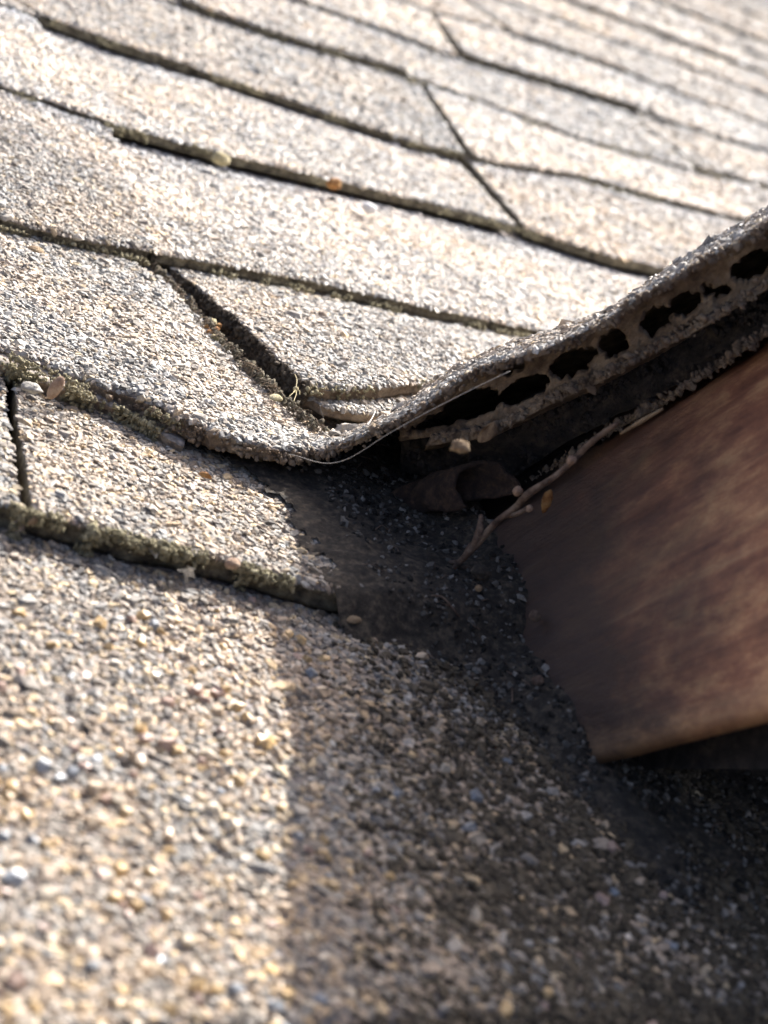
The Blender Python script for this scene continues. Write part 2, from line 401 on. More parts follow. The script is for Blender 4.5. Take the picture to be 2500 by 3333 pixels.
def tab(course, nxt, ub0, ub1, ut0, ut1, mat=0, wts=W_GREY, n_but=.006, n_head=.0006, res=.0035, seed=1, gran=True, jag=.0008, lift0=0, lift1=0, thick=None, band=.8, gap=.0006, dmax=9.0, **kw):
    m = int(np.clip((ub1-ub0)/res, 6, 105)); t = np.linspace(0, 1, m)
    g0, g1 = gap if isinstance(gap, tuple) else (gap, gap)
    ub = ub0+g0+(ub1-ub0-g0-g1)*t; ut = ut0+g0+(ut1-ut0-g0-g1)*t
    E = np.stack([ub, s_at(course, ub), n_but+lift0+(lift1-lift0)*t**2], 1)
    K = np.stack([ut, s_at(nxt, ut), np.full(m, n_head)], 1)
    o, G, q = sheet('shingle', [E, K], [0, 1], (thick if thick is not None else max(n_but-.0006, .002)), roof, [M_TOP[mat], M_EDGE], jag=jag, seed=seed, **kw)
    if gran: scatter_grid(o, G, wts, trim=True, band=band, seed=seed, dmax=dmax, tone=np.array([[1, .985, .97]])**(((seed*7) % 5-2)*.8)*(1+.065*(((seed*13) % 7)-3)))
    return o, G, E

def uat(x, y): return P(x, y, .02)[0]
seed = 20
# courses with joints read off the photograph: (course, next, [(u butt, u head), ...], [style ...])
def row(course, nxt, joints, styles, **kw):
    global seed
    for k in range(len(joints)-1):
        seed += 1; b0, t0, b1, t1 = *joints[k][:2], *joints[k+1][:2]; g0, g1 = [(x[2] if len(x) > 2 else .0005) for x in joints[k:k+2]]; st = styles[k % len(styles)]
        wts = (W_GREY, W_GREY*.75+W_ROSE*.25, W_ROSE, W_TAN*.4+W_ROSE*.6)[st[0]]
        tab(course, nxt, b0, b1, t0, t1, mat=st[0], wts=wts, n_but=st[1], n_head=(st[2] if len(st) > 2 else .0006), thick=(st[3] if len(st) > 3 else None), seed=seed, gap=(g0, g1), **kw)
def J(xb, yb, xt, yt, g=.0004): return (uat(xb, yb), uat(xt, yt), g)
# front shingle (its butt is below the picture) and the ones under the camera
row('k2', 'k1', [(-3*H, -3*H), (-.2*H, -.2*H), (1.1*H, 1.1*H), (3.4*H, 3.4*H)], [(2, .006), (0, .006)], gran=False)
row('k1', 'j', [(-3*H, -3*H), (-.9*H, -.9*H), (.55*H, .55*H), (2.2*H, 2.2*H), (3.8*H, 3.8*H)], [(3, .006), (2, .006)], gran=False)
front, Gf, _ = tab('j', 'i', -.9*H, 3.2*H, -.9*H, 3.2*H, mat=2, wts=W_TAN, n_but=.006, seed=12, res=.006, band=None)
tab('j', 'i', -3*H, -.9*H, -3*H, -.9*H, mat=0, gran=False, seed=4, res=.006)
# course I: mossy butt, joint at the far left
jD = J(5, 1600, 95, 1290)
i_left, _, _ = tab('i', 'h', -1.6*H, jD[0], -1.6*H, jD[1], mat=3, wts=W_TAN, n_but=.0068, seed=5, band=None)
i_right, Gi, Ei = tab('i', 'h', jD[0]+.0012, 2.6*H, jD[1]+.0012, 2.6*H, mat=2, wts=W_TAN*.6+W_GREY*.4, n_but=.0070, thick=.0046, seed=6, jag=.0016, band=None, gap=.001)
# course G and those above
row('g', 'a', [(-.8*H, -.8*H), J(484, 838, 362, 402), (3.5*H, 3.5*H)], [(2, .0066, .0022), (0, .0062, -.0022, .0032)])
row('a', 'b', [(-.5*H, -.5*H), J(330, 390, 122, 48), J(1690, 735, 1520, 505, .0030), (4.6*H, 4.6*H)],
    [(2, .0046, .002), (1, .0042, -.0016), (2, .0046)])
row('b', 'c', [(-.5*H, -.5*H), J(125, 45, -300, -200), J(625, 205, 300, -60), J(1495, 480, 1385, 262, .0030), J(2330, 690, 2150, 520), (6*H, 6*H)], [(2, .0034), (1, .0046), (0, .0036), (2, .0044), (1, .0038)])
row('c', 'd', [(.5*H, .5*H), J(590, 5, 300, -130), J(1320, 235, 1000, 10), J(2262, 540, 2085, 375, .0030), (7*H, 7*H)], [(2, .0028), (0, .0060), (1, .0030), (2, .0042)])
row('d', 'e', [(1.2*H, 1.2*H), J(1000, 0, 800, -150), J(1468, 160, 1405, 25, .0030), J(2080, 360, 1950, 210), (7.6*H, 7.6*H)], [(1, .0040), (3, .0034), (0, .0066), (1, .0038)])
row('e', 'f0', [(1.8*H, 1.8*H), J(1650, 98, 1566, 15, .0030), J(2040, 230, 1890, 120), (6.9*H, 6.95*H), (9*H, 9*H)], [(2, .0034), (1, .0052), (2, .0036), (1, .0052)], dmax=10.5)
far_styles = [(2, .0038), (1, .0052), (3, .0034), (0, .0045), (1, .0034), (2, .0058)]
for k in range(len(ORDER)-1):
    c, nx = ORDER[k], ORDER[k+1]
    if not c.startswith('f'): continue
    s0 = s_at(c, 0); lo, hi = .35*s0-1.2*H, 1.25*s0+2.5*H       # the strip of roof in and around the view
    if s0 > 17*H: lo, hi = -8*H, 40*H
    js = [(lo, lo)]; u = lo
    while u < hi:
        u += rng.uniform(.9, 2.6)*H*(1 if s0 < 17*H else 6); js.append((u, u+rng.uniform(-.12, .12)*H))
    seed += 1; rng.shuffle(far_styles)
    row(c, nx, js, far_styles, gran=s0 < 13.5*H, res=.02, nj=5, dmax=15.5)
# the plain field of shingles left and right of the built courses
for c, nx in (('i', 'h'), ('h', 'g'), ('g', 'a'), ('a', 'b'), ('b', 'c'), ('c', 'd'), ('d', 'e')):
    row(c, nx, [(-8*H, -8*H), (-5.2*H, -5.2*H), (-3.1*H, -3.1*H), ({'i': -1.6, 'h': -1.5, 'g': -.8, 'a': -.5, 'b': -.5, 'c': .5, 'd': 1.2}[c]*H,)*2], [(2, .006), (0, .007), (1, .005)], gran=False, res=.02, nj=5)
# ---- course H: the shingle that curls up over the board
NH = [(-700, 900, .03), (-300, 1020, .03), (0, 1132, .032), (113, 1177, .034), (226, 1223, .036), (362, 1275, .042), (490, 1313, .05), (625, 1373, .057), (754, 1419, .062), (844, 1449, .066), (942, 1471, .07), (1030, 1470, .075)]
E0 = [P(x, y, n) for x, y, n in NH]
d0 = project(np.array([E0[-1]]))[2][0]/H
LIP = [(1130, 1436), (1206, 1404), (1280, 1372), (1372, 1328), (1450, 1270), (1520, 1220), (1590, 1190), (1681, 1165), (1800, 1125), (1922, 1072), (2010, 1022), (2035, 1000), (2103, 956), (2253, 866), (2404, 785), (2500, 730), (2650, 645), (2900, 505), (3300, 290), (3900, -20), (5200, -640)]
DEPR = 2.2
def lipd(x): return d0+(DEPR-d0)*(x-1030)/1470. if x < 2500 else DEPR-(x-2500)*.00018
E1 = [D(x, y, lipd(x)) for x, y in LIP]
# crest: top of the visible band of granules behind the lip
CR = [(1130, 1408), (1206, 1376), (1280, 1346), (1334, 1302), (1443, 1216), (1500, 1192), (1560, 1155), (1699, 1108), (1886, 1046), (2012, 998), (2032, 974), (2103, 926), (2223, 841), (2344, 769), (2500, 672), (2650, 590), (2900, 450), (3300, 235), (3900, -70), (5200, -690)]
crx = np.array([c[0] for c in CR]); cry = np.array([c[1] for c in CR])
C1 = [D(x, np.interp(x, crx, cry), lipd(x)+.15) for x, y in LIP]
# back curve: joint A on the roof, then the foot of the slope in the valley behind the lip
JA = [(470, 845), (520, 905), (620, 1010), (700, 1100), (800, 1195), (900, 1290), (985, 1362), (1040, 1400)]
def ja(t):
    a = np.array(JA, float); d = np.r_[0, np.cumsum(np.linalg.norm(np.diff(a, axis=0), axis=1))]; d /= d[-1]
    return np.interp(t, d, a[:, 0]), np.interp(t, d, a[:, 1])
K0 = []
for x, y, n in NH:
    if x <= 300: p = P(min(x+140, 470), np.interp(min(x+140, 470), [-700, 0, 200, 480], [500, 722, 785, 835]), .012)
    else:
        a, b = ja(np.clip((x-300)/730., 0, 1)**.9); p = P(a, b, .02+.03*np.clip((x-300)/730., 0, 1)**2)
    K0.append(p)
FOOT = P(1040, 1400, .03); vend = np.array([2.75*H, 2.55*H, 0.0])
K1 = []; 
for k, e in enumerate(E1):
    t = (LIP[k][0]-1030)/1470.
    f_ = np.array([FOOT[0]+(vend[0]-FOOT[0])*t, FOOT[1]+(vend[1]-FOOT[1])*t, .06*H*max(0, 1-2*t)-.004]); K1.append(f_)
Em = np.concatenate([E0, E1]); Km = np.concatenate([K0, K1])
C0 = [np.array(e)*.8+np.array(k)*.2 for e, k in zip(E0, K0)]
for k, c in enumerate(C0): c[2] += .0008
Cm = np.concatenate([C0, C1])
L = np.r_[0, np.cumsum(np.linalg.norm(np.diff(Em, axis=0), axis=1))]
tt = np.linspace(0, L[-1], 330)
rs = lambda A: smooth_rows(np.stack([np.interp(tt, L, np.asarray(A)[:, k]) for k in range(3)], 1), 2)
Er, Cr, Kr = rs(Em), rs(Cm), rs(Km)
xs = project(Er)[0]
thk = np.interp(xs, [0, 500, 1000, 1500, 2500], [.0062, .0050, .0024, .0016, .0018])
curl, Gc, _ = sheet('shingle', [Er, Cr, Kr], [0, .2, 1], thk, roof, [M_TOP[0], M_FELT], jag=.0019, seed=77, wave=.0011, nj=22, over=0)
tag(curl, 'curled shingle bending up over the brown board')
ic = int(np.searchsorted(xs, 1060)); jc = int(Gc.shape[1]*.34)
scatter_grid(curl, Gc[:ic+1], W_GREY, seed=77)
scatter_grid(curl, Gc[ic:, :jc], W_GREY, seed=77)
scatter_grid(curl, Gc[ic:, jc-1:], W_GREY, seed=77, pitch=.004, size=.0018)
# shingle right of the slot
t = np.linspace(0, 1, 70)
def pl(pts, n=70):
    return resample([P(*p) for p in pts], n)
T2E = pl([(1012, 1255, .075), (1100, 1262, .08), (1200, 1257, .085), (1300, 1250, .085), (1430, 1238, .08), (1600, 1200, .05), (1900, 1140, .03)])
T2K = pl([(508, 838, .0), (780, 892, -.004), (1060, 948, -.004), (1400, 1025, -.004), (1730, 1090, -.004), (2000, 1150, .004), (2300, 1200, .004)])
t2m = T2E*.5+T2K*.5; t2m[:, 2] = T2E[:, 2]*.62+T2K[:, 2]*.38
# the slot side bulges a little as the photo shows
side = resample([P(*p) for p in [(1012, 1255, .075), (900, 1165, .06), (800, 1060, .045), (700, 960, .03), (600, 895, .02), (508, 838, .01)]], 12)
tabr, Gt, _ = sheet('shingle', [T2E, t2m, T2K], [0, .5, 1], np.r_[np.linspace(.0062, .0034, 12), np.full(58, .0034)], roof, [M_TOP[0], M_FELT], jag=.0010, seed=81, wave=.0007, over=.05, rag_ends=.0016)
scatter_grid(tabr, Gt, W_GREY, seed=81)
# thin wedge of the layer below it
WE = pl([(1005, 1288, .055), (1060, 1322, .055), (1130, 1340, .06), (1215, 1348, .06), (1290, 1328, .06), (1380, 1290, .055), (1470, 1240, .05)], 60)
WK = pl([(960, 1200, .03), (1050, 1200, .045), (1130, 1205, .05), (1210, 1205, .05), (1300, 1205, .05), (1400, 1200, .045), (1520, 1180, .03)], 60)
wedge, Gw, _ = sheet('shingle', [WE, WK], [0, 1], np.full(60, .0024), roof, [M_TOP[0], M_FELT], jag=.0009, seed=83, over=0)
scatter_grid(wedge, Gw, W_GREY*.7+W_ROSE*.3, seed=83)
# old layer under the slot and behind the curl
OE = pl([(300, 1400, .012), (700, 1480, .012), (1000, 1560, .012), (1250, 1600, .012), (1500, 1640, .012), (1800, 1650, .012)], 60)
OK = pl([(350, 800, .001), (800, 900, .001), (1200, 1000, .001), (1500, 1050, .001), (1800, 1100, .001), (2300, 1200, .001)], 60)
old, Go, _ = sheet('shingle', [OE, OK], [0, 1], np.full(60, .002), roof, [M_TOP[1], M_UNDER], jag=.001, seed=85, over=0)
tag(old, 'dark old shingle layer under the curled edge')
scatter_grid(old, Go, W_DARK, pitch=.0022, seed=85)

# ------------------------------------------------------------------ layers under the lip
def ribbon(name, top, bot, mats, thick, holes=(), parent=None, n=200, m=16, seed=1, rough=.0012):
    """upright torn strip between two curves of (x, y, depth); elliptical holes are real openings"""
    tp = np.array(top, float); bt = np.array(bot, float)
    X = np.linspace(tp[0, 0], tp[-1, 0], n)
    V = np.zeros((n, m+1, 3)); PX = np.zeros((n, m+1, 2))
    for i, x in enumerate(X):
        x2 = bt[0, 0]+(bt[-1, 0]-bt[0, 0])*i/(n-1)
        y0 = np.interp(x, tp[:, 0], tp[:, 1]); z0 = np.interp(x, tp[:, 0], tp[:, 2])
        y1 = np.interp(x2, bt[:, 0], bt[:, 1]); z1 = np.interp(x2, bt[:, 0], bt[:, 2])
        for j in range(m+1):
            t = j/m; xx, yy = x*(1-t)+x2*t, y0*(1-t)+y1*t
            PX[i, j] = xx, yy; V[i, j] = D(xx, yy, z0*(1-t)+z1*t)
    off = .2*fbm(np.arange(n)[:, None]*.8+np.zeros(m+1), np.arange(m+1)[None]*.9+np.zeros((n, 1)), seed+7)*rough+fbm(np.arange(n)[:, None]*.22+np.zeros(m+1), np.arange(m+1)[None]*.35+np.zeros((n, 1)), seed)*rough
    nd = -ray(1900, 1200); nd /= np.linalg.norm(nd)
    V += off[..., None]*nd
    keep = np.ones((n-1, m), bool)
    cxy = (PX[:-1, :-1]+PX[1:, 1:])/2
    for hx, hy, ha, hb, ang in holes:
        c, s = math.cos(ang), math.sin(ang); dx, dy = cxy[..., 0]-hx, cxy[..., 1]-hy
        r = ((dx*c+dy*s)/ha)**2+((-dx*s+dy*c)/hb)**2
        keep &= r+.12*fbm(cxy[..., 0]*.03, cxy[..., 1]*.03, seed+1) > 1
    keep[:, m-4:] = True; keep[:, :2] = True
    idx = np.arange(n*(m+1)).reshape(n, m+1)
    q = np.stack([idx[:-1, :-1], idx[:-1, 1:], idx[1:, 1:], idx[1:, :-1]], -1)[keep]
    o = mesh_obj(name, V.reshape(-1, 3), q, mats, parent)
    md = o.modifiers.new('body', 'SOLIDIFY'); md.thickness = thick; md.offset = -1
    sb = o.modifiers.new('soft', 'SUBSURF'); sb.levels = 1; sb.render_levels = 1
    return o
lipx = [l[0] for l in LIP]; lipy = [l[1] for l in LIP]
xs1 = [1300, 1400, 1500, 1580, 1680, 1800, 1920, 2030, 2100, 2250, 2400, 2500, 2900, 3300, 3900]
top1 = [(x, np.interp(x, lipx, lipy)+6, lipd(x)+.03) for x in xs1]
L2 = [(1290, 1440), (1400, 1425), (1520, 1400), (1620, 1378), (1760, 1312), (1900, 1245), (2042, 1173), (2200, 1085), (2350, 1000), (2500, 913), (2900, 690), (3300, 470), (3900, 140)]
l2x = [p[0] for p in L2]; l2y = [p[1] for p in L2]
bot1 = [(x, np.interp(x, l2x, l2y), lipd(x)+.07) for x in xs1]
HOLES = [(2450, 868, 78, 44, -.5), (2228, 992, 62, 36, -.4), (2136, 1048, 56, 50, -.45), (1996, 1120, 52, 46, -.45), (1868, 1184, 86, 42, -.42), (1668, 1196, 46, 24, -.45), (1706, 1275, 92, 40, -.46), (1520, 1340, 118, 56, -.5), (1390, 1390, 66, 30, -.4), (2300, 945, 22, 24, 0), (2350, 955, 30, 22, -.5), (2640, 770, 72, 44, -.5), (2820, 680, 60, 40, -.5)]
felt = ribbon('felt_strip', top1, bot1, M_FELT, .0022, HOLES, roof, n=420, m=26, seed=5, rough=.0015)
tag(felt, 'torn brown felt strip full of holes under the curled shingle')
# second layer edge: a thin lip running below the torn strip
def edge_layer(path, dz, width_px, thick, mat, seed, back=.35):
    e = []; k = []
    for x, y, z in path:
        e.append(D(x, y, z)); p = D(x, y, z+dz); p[2] -= .004; k.append(p)
    e = smooth_rows(resample(e, 150), 2); k = smooth_rows(resample(k, 150), 2)
    return sheet('shingle', [e, k], [0, 1], np.full(150, thick), roof, [mat, M_FELT], jag=.0030, seed=seed, wave=.0034, over=0, nj=8)
LATE = []
la, Ga, _ = edge_layer([(x, y, lipd(x)+.05) for x, y in L2[1:]], .5, 20, .0030, M_UNDER, 91)
tag(la, 'second shingle layer under the torn felt strip')
L3 = [(1500, 1745), (1600, 1672), (1700, 1590), (1860, 1480), (1994, 1385), (2163, 1298), (2350, 1175), (2500, 1072), (2900, 810), (3300, 560), (3900, 190)]
def brd_top_d(x): return 2.66+(2.34-2.66)*(x-1650)/850.
lb, Gb, _ = edge_layer([(x, y, brd_top_d(x)-.05) for x, y in L3], .45, 20, .0026, M_UNDER, 93)
tag(lb, 'lowest shingle layer lying on top of the brown board')
for lay, GG in ((la, Ga), (lb, Gb)):
    e_ = GG[rng.integers(1, 110, 700), 0]+rng.standard_normal((700, 3))*.0006-np.array([0, 0, .001]); LATE.append((lay, e_))
# grit lodged in the dark gaps between the layers
pts = []; 
for k in range(1500):
    x = rng.uniform(1500, 2700); y = np.interp(x, l2x, l2y)+rng.uniform(20, 130); z = lipd(x)+.22+.1*rng.random()
    if fbm(np.array([x*.012]), np.array([y*.012]), 3)[0] > .02: pts.append(D(x, y, z))
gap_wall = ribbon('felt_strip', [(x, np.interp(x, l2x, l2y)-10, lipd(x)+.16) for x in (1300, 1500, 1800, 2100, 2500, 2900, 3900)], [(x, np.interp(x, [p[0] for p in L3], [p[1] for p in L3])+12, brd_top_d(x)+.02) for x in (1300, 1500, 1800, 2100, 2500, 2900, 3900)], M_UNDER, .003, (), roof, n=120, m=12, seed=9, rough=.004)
l3x, l3y = [p[0] for p in L3], [p[1] for p in L3]; wp = []
for k in range(2600):
    x = rng.uniform(1320, 2750); t_ = rng.random(); y0, y1 = np.interp(x, l2x, l2y)-10, np.interp(x, l3x, l3y)+12
    z = (lipd(x)+.16)*(1-t_)+(brd_top_d(x)+.02)*t_; y = y0*(1-t_)+y1*t_
    if fbm(np.array([x*.009]), np.array([y*.02]), 33)[0]+.4*rng.random() > .2: wp.append(D(x, y, z-.008))
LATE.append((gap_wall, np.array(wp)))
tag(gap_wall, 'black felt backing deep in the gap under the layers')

# ------------------------------------------------------------------ brown board
Q0, Q1 = P(1580, 1700, .08), P(1925, 2478, .035)
TR, BR = D(2500, 1085, 2.36), D(2500, 2335, 1.86)
nb, na = 40, 90
V = np.zeros((na, nb, 3)); AL = np.zeros((na, nb, 3))
EXT = 3.2  # board lengthened out of view to deepen the shade at lower right
for i in range(na):
    a = -.25+(EXT+.25)*i/(na-1)
    for j in range(nb):
        t = j/(nb-1)
        # rounded lower corner of the cut end
        a0 = a if a > 0 else 0
        cut = .004*math.sin(t*13)*max(0, 1-abs(a)*4)
        aa = a+cut
        V[i, j] = (Q0+(TR-Q0)*aa)*(1-t)+(Q1+(BR-Q1)*aa)*t
        AL[i, j] = (np.linalg.norm(BR-Q1)*aa, np.linalg.norm(Q1-Q0)*t, 0)
nr = np.cross(V[1, 0]-V[0, 0], V[0, 1]-V[0, 0]); nr = np.cross(TR-Q0, Q1-Q0); nr /= np.linalg.norm(nr)
if nr @ (np.array([0, 0, H])-Q0) < 0: nr = -nr
bow = (fbm(AL[..., 0]*18, AL[..., 1]*14, 6)*.0016)+(fbm(AL[..., 0]*30, AL[..., 1]*260, 8)*.0007)
tcol = np.linspace(0, 1, nb)[None]
bow = bow-.0015*np.clip((tcol-.97)/.03, 0, 1)**2-.003*np.clip((.05-tcol)/.05, 0, 1)**2
F_ = V+bow[..., None]*nr; Bk = V+np.array([.5, .85, -.05])*.018
idx = np.arange(na*nb).reshape(na, nb); o2 = na*nb
fs = [np.stack([idx[:-1, :-1], idx[1:, :-1], idx[1:, 1:], idx[:-1, 1:]], -1).reshape(-1, 4),
      o2+np.stack([idx[:-1, 1:], idx[1:, 1:], idx[1:, :-1], idx[:-1, :-1]], -1).reshape(-1, 4)]
for a in (idx[:, 0], idx[:, -1][::-1], idx[0][::-1], idx[-1]):
    fs.append(np.stack([a[:-1], o2+a[:-1], o2+a[1:], a[1:]], 1))
AL2 = AL.copy(); AL2[..., 2] = .019
board = mesh_obj('fascia_board', np.concatenate([F_.reshape(-1, 3), Bk.reshape(-1, 3)]), np.concatenate(fs), M_WOOD, uv=np.concatenate([AL.reshape(-1, 3), AL2.reshape(-1, 3)]))
tag(board, 'weathered brown wooden board rising under the curled shingles', 'board')
# added body behind the board, blocking light and standing for the dark gap below
bk = np.array([.5, .85, -.05])*.045
core = [Q0+bk+np.array([0, 0, -.01]), P(1990, 2500, -.02), P(1990, 2500, -.02)+(D(2500, 2505, 1.99)-P(1990, 2500, -.02))*3.2, Q0+(TR-Q0)*3.2+bk*2]
sh = np.array([2.2*H, .9*H, 0]); cb = [c+sh*np.array([1, 1, 0]) for c in core]
for c in cb: c[2] = min(c[2]*.35, .16)-.01
shade_body = mesh_obj('shade_block', core+cb, [(0, 1, 2, 3), (7, 6, 5, 4), (0, 4, 5, 1), (1, 5, 6, 2), (2, 6, 7, 3), (3, 7, 4, 0)], M_UNDER, smooth=False)
tag(shade_body, 'added dark block behind the weathered brown board, making the shade under it', 'framing', kind='structure')  # added shade block, not real framing

# ------------------------------------------------------------------ moss, dirt, debris
def clumps(parent, pts, size, mat, name='moss', flat=.8, cols=None):
    pts = np.array(pts); k = len(pts)
    nn = np.tile([0., -.5, .8], (k, 1))
    return granule_mesh(name, pts, nn, size*np.exp(.35*rng.standard_normal(k)), np.ones((k, 3))*.2, parent, False, flat, mat, True)
def moss_edge(parent, pix, n0, depth_n, k, size, seed, patch=.0):
    pix = np.array(pix, float); xs_ = np.linspace(pix[0, 0], pix[-1, 0], k); pts = []
    for x in rng.permutation(xs_):
        if fbm(np.array([x*.011]), np.array([seed*1.]), seed)[0] < patch: continue
        y = np.interp(x, pix[:, 0], pix[:, 1]); n = n0-rng.random()**1.4*depth_n
        p = P(x, y, n0); p[2] = n*H; p[1] -= rng.uniform(-.0015, .0012)*(1+1.5*max(0, fbm(np.array([x*.03]), np.array([seed*2.]), seed+1)[0])); pts.append(p)
    if pts: return clumps(parent, pts, size*.75, M_MOSS)
moss_edge(i_right, [(10, 1630), (75, 1655), (300, 1712), (527, 1772), (753, 1823), (960, 1890)], .043, .016, 1500, .0005, 2, .08)
for xx in (62, 290, 300, 790):           # moss drips that bridge the shadow
    y = np.interp(xx, [10, 300, 527, 753, 1025], [1640, 1712, 1772, 1823, 1908])
    clumps(i_right, [P(xx, y, .038)+np.array([rng.normal()*.0007, -.0012-.002*rng.random(), -.0062*rng.random()]) for _ in range(34)], .0006, M_MOSS)
moss_edge(curl, [(0, 1140), (113, 1185), (226, 1230), (362, 1285), (490, 1325), (625, 1385), (754, 1430), (942, 1480)], .05, .022, 800, .0005, 4, .05)
HE = [(0, 1175), (100, 1215), (226, 1262), (362, 1315), (490, 1365)]
# ragged lower layer of the left half of course H
lE = [P(x, y+2, .028) for x, y in [(-300, 1050), (0, 1178), (100, 1220), (200, 1255), (330, 1300), (430, 1345), (520, 1400), (600, 1440)]]
lK = [P(x+60, y-300, .005) for x, y in [(-300, 1050), (0, 1178), (100, 1220), (200, 1255), (330, 1300), (430, 1345), (520, 1400), (600, 1440)]]
lo, Gl, _ = sheet('shingle', [resample(lE, 110), resample(lK, 110)], [0, 1], np.full(110, .0042), roof, [M_TOP[3], M_FELT], jag=.0026, seed=95, over=0, wave=.0009)
moss_edge(lo, [(0, 1180), (100, 1222), (200, 1257), (330, 1302), (430, 1347), (520, 1402)], .03, .022, 900, .00065, 8, -.15)
moss_edge(tabr, [(1010, 1258), (1200, 1260), (1430, 1240)], .08, .02, 260, .0005, 5)
for nm, par, n0, pc in (('g', roof, TN, .1), ('a', roof, TN, .15), ('b', roof, TN, .15), ('c', roof, TN, .2)):
    src = {'g': [(0, 735), (480, 845), (780, 895), (1060, 950), (1730, 1095)], 'a': [(0, 282), (355, 403), (1080, 588), (1700, 745), (2200, 890)], 'b': [(0, 10), (663, 232), (1356, 465), (1884, 575), (2411, 715)], 'c': [(588, 10), (1250, 222), (1890, 448), (2500, 608)]}[nm]
    moss_edge(par, src, n0, .016, 1300, .00055, ord(nm), pc)
# fibres fringing the slot side of the right-hand shingle
def strands(name, items, mat, parent=None, r=.00022, sides=5):
    vs_, fs_ = [], []
    for pts, rad in items:
        p = np.array(pts); p = resample(p, max(6, len(p)*4)); p = smooth_rows(p, 3); b = len(vs_)
        T = np.gradient(p, axis=0); T /= np.maximum(np.linalg.norm(T, axis=1)[:, None], 1e-9)
        ref = np.array([.3, .5, .8]); n1 = np.cross(T, ref); n1 /= np.maximum(np.linalg.norm(n1, axis=1)[:, None], 1e-9); n2 = np.cross(T, n1)
        rr = np.interp(np.linspace(0, 1, len(p)), np.linspace(0, 1, len(rad)), rad) if np.ndim(rad) else np.full(len(p), rad)
        for i in range(len(p)):
            for s in range(sides):
                a = 2*math.pi*s/sides; vs_.append(p[i]+(n1[i]*math.cos(a)+n2[i]*math.sin(a))*rr[i])
        for i in range(len(p)-1):
            for s in range(sides):
                s2 = (s+1) % sides; fs_.append((b+i*sides+s, b+i*sides+s2, b+(i+1)*sides+s2, b+(i+1)*sides+s))
        fs_.append(tuple(b+s for s in range(sides))[::-1]); e = b+(len(p)-1)*sides; fs_.append(tuple(e+s for s in range(sides)))
    return mesh_obj(name, vs_, fs_, mat, parent)
fr = []
for k in range(150):
    t = rng.random(); x, y = ja(t); p = P(x+28, y-6, .02+.055*t); q = p+np.array([rng.normal()*.002-.002, rng.normal()*.002-.001, -rng.random()*.006]); mid = (p+q)/2+rng.standard_normal(3)*.0012
    fr.append(([p, mid, q], .00009))
tag(strands('fibres', fr, M_FELT, tabr, sides=3), kind='stuff')

def fluff(parent, pts, size, mat): return clumps(parent, pts, size, mat, 'fluff', .7)
pt = []
for k in range(900):
    t = rng.random(); x, y = ja(t); p = P(x+30, y-8, .018+.055*t); p[2] -= rng.random()*.006; pt.append(p+np.array([-.0006+rng.normal()*.0005, rng.normal()*.0006, 0]))
fluff(tabr, pt, .00055, M_EDGE)
pt = []
for k in range(1300):
    j_ = rng.integers(0, Gt.shape[1]-2); t_ = rng.random(); p = Gt[0, j_]*(1-t_)+Gt[0, j_+1]*t_; p[2] -= rng.random()*.0066; pt.append(p+rng.standard_normal(3)*np.array([.0004, .0004, .0002])-np.array([.0003, 0, 0]))
fluff(tabr, pt, .0006, M_BROWN)
pt = []
for k in range(1600):
    i_ = rng.integers(2, len(Er)-3); p = Er[i_].copy(); p[2] -= thk[i_]*(.25+.9*rng.random()); pt.append(p+rng.standard_normal(3)*.0005)
fluff(curl, pt, .00055, M_FELT)
for lay, e_ in LATE: fluff(lay, e_, .0006, M_UNDER if lay is gap_wall else M_FELT)

# old tar and dirt caked in the corner under the curl; ragged dark sheet cut along the cast shadow, deepening it
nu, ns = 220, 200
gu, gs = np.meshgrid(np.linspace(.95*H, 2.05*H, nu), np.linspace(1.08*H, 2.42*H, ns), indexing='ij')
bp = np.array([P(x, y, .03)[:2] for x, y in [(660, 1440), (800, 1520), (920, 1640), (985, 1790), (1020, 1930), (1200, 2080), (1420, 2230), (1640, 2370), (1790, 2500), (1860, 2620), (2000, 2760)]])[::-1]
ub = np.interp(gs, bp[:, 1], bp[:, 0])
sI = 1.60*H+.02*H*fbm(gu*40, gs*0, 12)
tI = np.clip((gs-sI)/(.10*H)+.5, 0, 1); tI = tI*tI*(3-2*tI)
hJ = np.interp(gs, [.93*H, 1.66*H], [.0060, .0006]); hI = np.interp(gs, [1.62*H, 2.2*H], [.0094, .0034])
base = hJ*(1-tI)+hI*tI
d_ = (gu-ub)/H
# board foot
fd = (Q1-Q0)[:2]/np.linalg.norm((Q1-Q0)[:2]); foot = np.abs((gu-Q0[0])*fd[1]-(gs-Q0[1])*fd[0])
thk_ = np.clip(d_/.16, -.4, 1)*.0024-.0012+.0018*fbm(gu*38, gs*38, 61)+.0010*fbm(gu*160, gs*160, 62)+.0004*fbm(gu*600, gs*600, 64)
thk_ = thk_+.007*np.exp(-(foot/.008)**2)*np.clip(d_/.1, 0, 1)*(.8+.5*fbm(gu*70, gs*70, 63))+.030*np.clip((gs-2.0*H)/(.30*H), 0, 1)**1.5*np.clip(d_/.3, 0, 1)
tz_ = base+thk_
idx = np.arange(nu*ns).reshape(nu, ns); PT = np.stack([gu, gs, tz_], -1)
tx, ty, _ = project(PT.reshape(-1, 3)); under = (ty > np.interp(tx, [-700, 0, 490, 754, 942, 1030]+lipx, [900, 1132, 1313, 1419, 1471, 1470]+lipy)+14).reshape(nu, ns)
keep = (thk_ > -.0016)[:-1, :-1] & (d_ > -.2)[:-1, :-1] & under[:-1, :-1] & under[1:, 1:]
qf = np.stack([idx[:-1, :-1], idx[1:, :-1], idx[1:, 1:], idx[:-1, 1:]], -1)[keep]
dirt = mesh_obj('dirt', PT.reshape(-1, 3), qf, M_DIRT)
